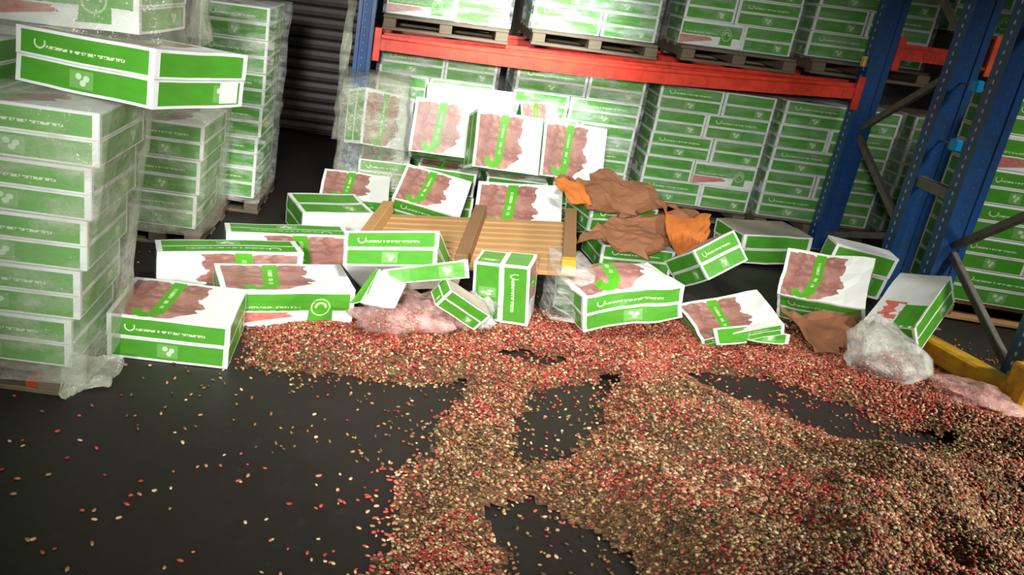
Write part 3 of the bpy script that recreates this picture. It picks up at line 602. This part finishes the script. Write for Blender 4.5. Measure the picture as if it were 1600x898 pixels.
def samp(A, x, y):
    fx = np.clip((x - GX0) / CS, 0, A.shape[1] - 1.001); fy = np.clip((y - GY0) / CS, 0, A.shape[0] - 1.001); ix, iy = fx.astype(int), fy.astype(int); tx, ty = fx - ix, fy - iy
    return (A[iy, ix] * (1 - tx) + A[iy, ix + 1] * tx) * (1 - ty) + (A[iy + 1, ix] * (1 - tx) + A[iy + 1, ix + 1] * tx) * ty
NB = 165000
bx = rs.uniform(GX0 + .05, GX1 - .05, NB); by = rs.uniform(GY0 + .05, GY1 - .05, NB)
keep = rs.rand(NB) < samp(dens, bx, by)
keep &= (bx / np.maximum(by, .1) < .98) & (bx > -.62 * by + .05 - .4)          # only the floor the photograph shows
bx, by = bx[keep], by[keep]; bz = samp(hgt, bx, by) + .004 + rs.rand(len(bx)) * .006 * samp(soft, bx, by)
# bean shape: flattened ellipsoid with a slight kidney bend
def bean_base():
    bm = bmesh.new(); bmesh.ops.create_icosphere(bm, subdivisions=1, radius=1); v = np.array([q.co[:] for q in bm.verts]); f = np.array([[w.index for w in fc.verts] for fc in bm.faces]); bm.free()
    v = v * np.array([.0092, .0057, .0042]); v[:, 1] += (v[:, 0] / .0092) ** 2 * .0016; return v, f
# subdivisions=1 is the 12 vertex, 20 face solid
bv, bf = bean_base()
PAL = np.array([[.30, .030, .022], [.42, .075, .05], [.46, .17, .11], [.56, .42, .25], [.36, .23, .095], [.19, .105, .038], [.085, .048, .02]])
far_w = np.array([.34, .27, .14, .09, .06, .07, .03]); mid_w = np.array([.10, .07, .05, .10, .20, .29, .19]); near_w = np.array([.15, .12, .09, .14, .17, .20, .13])
dark_zones = np.maximum(vnoise(3.5, 61), blur(half, 3, 2) * .62)  # zones where darker bean colours are picked
def colours(x, y):
    f = np.clip((y - 3.05) / .35, 0, 1); red = np.clip((samp(vnoise(4, 40), x, y) - .5) * 4, 0, 1) * .8; f = np.maximum(f, red)[:, None]
    w = far_w * f + (mid_w * .7 + near_w * .3) * (1 - f); dk = np.clip((samp(dark_zones, x, y) - .45) * 8, 0, 1)[:, None] * (1 - .85 * np.clip((y - 3.1) / .3, 0, 1)[:, None]); w = w * (1 - dk * .92) + dk * .92 * np.array([.03, .03, .02, .05, .15, .32, .40]); cw = np.cumsum(w / w.sum(1, keepdims=True), 1); k = (rs.rand(len(x))[:, None] > cw).sum(1).clip(0, 6)
    return PAL[k] * rs.uniform(.75, 1.2, (len(x), 1))
def rots(n):
    a_ = rs.rand(n) * 2 * np.pi; b_ = rs.normal(0, .35, n); c_ = rs.normal(0, .35, n)
    ca, sa, cb, sb, cc, sc = np.cos(a_), np.sin(a_), np.cos(b_), np.sin(b_), np.cos(c_), np.sin(c_)
    R = np.empty((n, 3, 3)); R[:, 0, 0] = ca * cb; R[:, 0, 1] = ca * sb * sc - sa * cc; R[:, 0, 2] = ca * sb * cc + sa * sc
    R[:, 1, 0] = sa * cb; R[:, 1, 1] = sa * sb * sc + ca * cc; R[:, 1, 2] = sa * sb * cc - ca * sc; R[:, 2, 0] = -sb; R[:, 2, 1] = cb * sc; R[:, 2, 2] = cb * cc; return R
t = NT('spilled_bean_skin'); at_ = t.n('ShaderNodeAttribute', attribute_name='bean_colour'); M['bean'] = t.done(at_.outputs[0], .55)
t = NT('bean_heap_body'); o_ = t.obj(); vo = t.n('ShaderNodeTexVoronoi'); vo.inputs['Scale'].default_value = 75; t.set(vo.inputs['Vector'], o_); sp = t.n('ShaderNodeSeparateColor'); t.t.links.new(vo.outputs['Color'], sp.inputs[0])
col = t.ramp(sp.outputs[0], ((.1, (.04, .022, .010)), (.35, (.08, .042, .016)), (.6, (.13, .045, .022)), (.85, (.17, .095, .04)), (1, (.24, .15, .07)))); t.bump(vo.outputs['Distance'], .6, .01); M['heap'] = t.done(col, .8)
def bean_stuff(x, y, z):
    n = len(x); R = rots(n); sc = rs.uniform(.75, 1.25, (n, 1, 1)); Vv = np.einsum('nij,kj->nki', R, bv) * sc + np.stack([x, y, z], 1)[:, None, :]
    Ff = (bf[None] + (np.arange(n) * len(bv))[:, None, None]).reshape(-1, 3); cl = np.repeat(colours(x, y), len(bv), 0)
    return Vv.reshape(-1, 3), Ff, cl
def tri_mesh(name, Vv, Ff, cl, mats, mi):
    me = bpy.data.meshes.new(name); me.vertices.add(len(Vv)); me.vertices.foreach_set('co', Vv.astype(np.float32).ravel())
    me.loops.add(Ff.size); me.loops.foreach_set('vertex_index', Ff.astype(np.int32).ravel()); me.polygons.add(len(Ff)); me.polygons.foreach_set('loop_start', np.arange(0, Ff.size, 3, dtype=np.int32))
    me.polygons.foreach_set('use_smooth', np.ones(len(Ff), bool))
    for m_ in mats: me.materials.append(m_)
    me.polygons.foreach_set('material_index', mi.astype(np.int32))
    ca = me.color_attributes.new('bean_colour', 'FLOAT_COLOR', 'POINT'); ca.data.foreach_set('color', np.concatenate([cl, np.ones((len(cl), 1))], 1).astype(np.float32).ravel())
    me.update(calc_edges=True); me.validate(); return me
# the loose beans on the open floor at left are single things
sparse = (samp(soft, bx, by) < .25) & (samp(mask, bx, by) < .5) & (by < 3.2) & (bx > -1.35)
ids = np.where(sparse)[0]
order = ids[np.argsort(by[ids])][:290]
m_ind = np.zeros(len(bx), bool); m_ind[order] = True
Vb, Fb, Cb = bean_stuff(bx[~m_ind], by[~m_ind], bz[~m_ind])
ny, nx = X.shape; hv = np.stack([X, Y, np.where(soft > .02, hgt + .001, -.02)], 2).reshape(-1, 3)
ii = np.arange(nx * ny).reshape(ny, nx); q0, q1, q2, q3 = ii[:-1, :-1], ii[:-1, 1:], ii[1:, 1:], ii[1:, :-1]
okq = (np.minimum.reduce([soft[:-1, :-1], soft[:-1, 1:], soft[1:, 1:], soft[1:, :-1]]) > .12)
hf = np.concatenate([np.stack([q0, q1, q2], 2)[okq], np.stack([q0, q2, q3], 2)[okq]])
me = tri_mesh('spilled_beans', np.concatenate([hv, Vb]), np.concatenate([hf, Fb + len(hv)]), np.concatenate([np.full((len(hv), 3), .15), Cb]), [M['bean'], M['heap']], np.concatenate([np.ones(len(hf)), np.zeros(len(Fb))]))
tag(link('spilled_beans', me), 'heap of red, cream and brown beans spilled over the floor', 'beans', kind='stuff')
bm_kinds = []
for k in range(7):
    me = tri_mesh('bean', bv * 1.25, bf, np.repeat(PAL[k][None], len(bv), 0), [M['bean']], np.zeros(len(bf))); bm_kinds.append(me)
kk = rs.choice([0, 1, 2, 3, 4, 3, 1], len(order))
for i, k in zip(order, kk):
    o = link('bean', bm_kinds[k], None, (bx[i], by[i], .0045), (0, 0, rs.rand() * 6.28)); s_ = rs.uniform(.55, 1.0); o.scale = (s_ * rs.uniform(.9, 1.3), s_, s_)
    tag(o, 'loose ' + ('dark red', 'bright red', 'pinkish', 'cream', 'tan')[k] + ' bean scattered on the bare dark floor at left', 'bean', 'loose beans on the bare floor')

# ------------------------------------------------------------------ bags
def blob(name, loc, rad, mat, seed, amp, lean=(0, 0), flat=.0, point=0, parent=None, nu=28, nv=18, rz=0):
    V = []; F = []
    for j in range(nv + 1):
        th = math.pi * j / nv
        for i in range(nu):
            ph = 2 * math.pi * i / nu; d = Vector((math.sin(th) * math.cos(ph), math.sin(th) * math.sin(ph), math.cos(th)))
            r = 1 + amp * (noise.noise(d * 2.2 + Vector((seed, 0, 0))) + .6 * noise.noise(d * 5 + Vector((0, seed, 0))) + .35 * noise.noise(d * 11 + Vector((0, 0, seed))))
            p = Vector((d.x * rad[0] * r, d.y * rad[1] * r, d.z * rad[2] * r)); top = max(0, d.z)
            if point: p.x *= 1 - point * top ** 2; p.y *= 1 - point * top ** 2
            p.x += lean[0] * top; p.y += lean[1] * top; p.z = max(p.z, -rad[2] * (1 - flat)); p.z += rad[2] * (1 - flat); V.append(p)
    for j in range(nv):
        for i in range(nu): F.append((j * nu + i, (j + 1) * nu + i, (j + 1) * nu + (i + 1) % nu, j * nu + (i + 1) % nu))
    return link(name, mesh(name, V, F, mat, smooth=True), parent, loc, (0, 0, rz))
def fill_beans(parent, cx, cy, rx, ry, h, n, z0=.0):
    a_ = rs.rand(n) * 2 * np.pi; r = np.sqrt(rs.rand(n)); x = cx + rx * r * np.cos(a_); y = cy + ry * r * np.sin(a_); z = z0 + h * (1 - r ** 2) * rs.uniform(.6, 1, n) + .008
    Vv, Ff, cl = bean_stuff(x, y, z); Vv = Vv - np.array([cx, cy, 0]); p = PAL[rs.choice([0, 1, 2, 1, 2, 3], n)]; cl = np.repeat(p, len(bv), 0)
    return tag(link('bean_filling', tri_mesh('bean_filling', Vv, Ff, cl, [M['bean']], np.zeros(len(Ff))), parent), 'red beans inside the bag', kind='stuff')
def bag(label, loc, rad, mat, seed, amp, n, hf, **k):
    r = empty('plastic_bag', loc); tag(r, label, 'plastic bag', 'plastic bags of beans'); blob('bag_film', (0, 0, 0), rad, M[mat], seed, amp, parent=r, **k)
    if n: fill_beans(r, loc[0], loc[1], rad[0] * .85, rad[1] * .85, hf, n)
    return r
bag('clear plastic bag standing on beans before yellow rail', (2.50, 3.82, .02), (.20, .15, .155), 'film_bag', 3, .22, 900, .13, flat=.35, point=.5, lean=(-.05, .14))
bag('flat pink plastic bag of beans beside yellow post', (2.82, 3.64, .03), (.19, .13, .055), 'film_pink', 8, .35, 900, .05, flat=.4, rz=-.5)
bag('pink plastic bag of beans under torn green strip', (.14, 3.64, .03), (.27, .16, .11), 'film_pink', 14, .40, 1500, .10, flat=.4, rz=.3)
bag('crumpled clear bag under tipped green carton', (.45, 3.78, .03), (.10, .09, .09), 'film_bag', 21, .35, 0, 0, flat=.3)
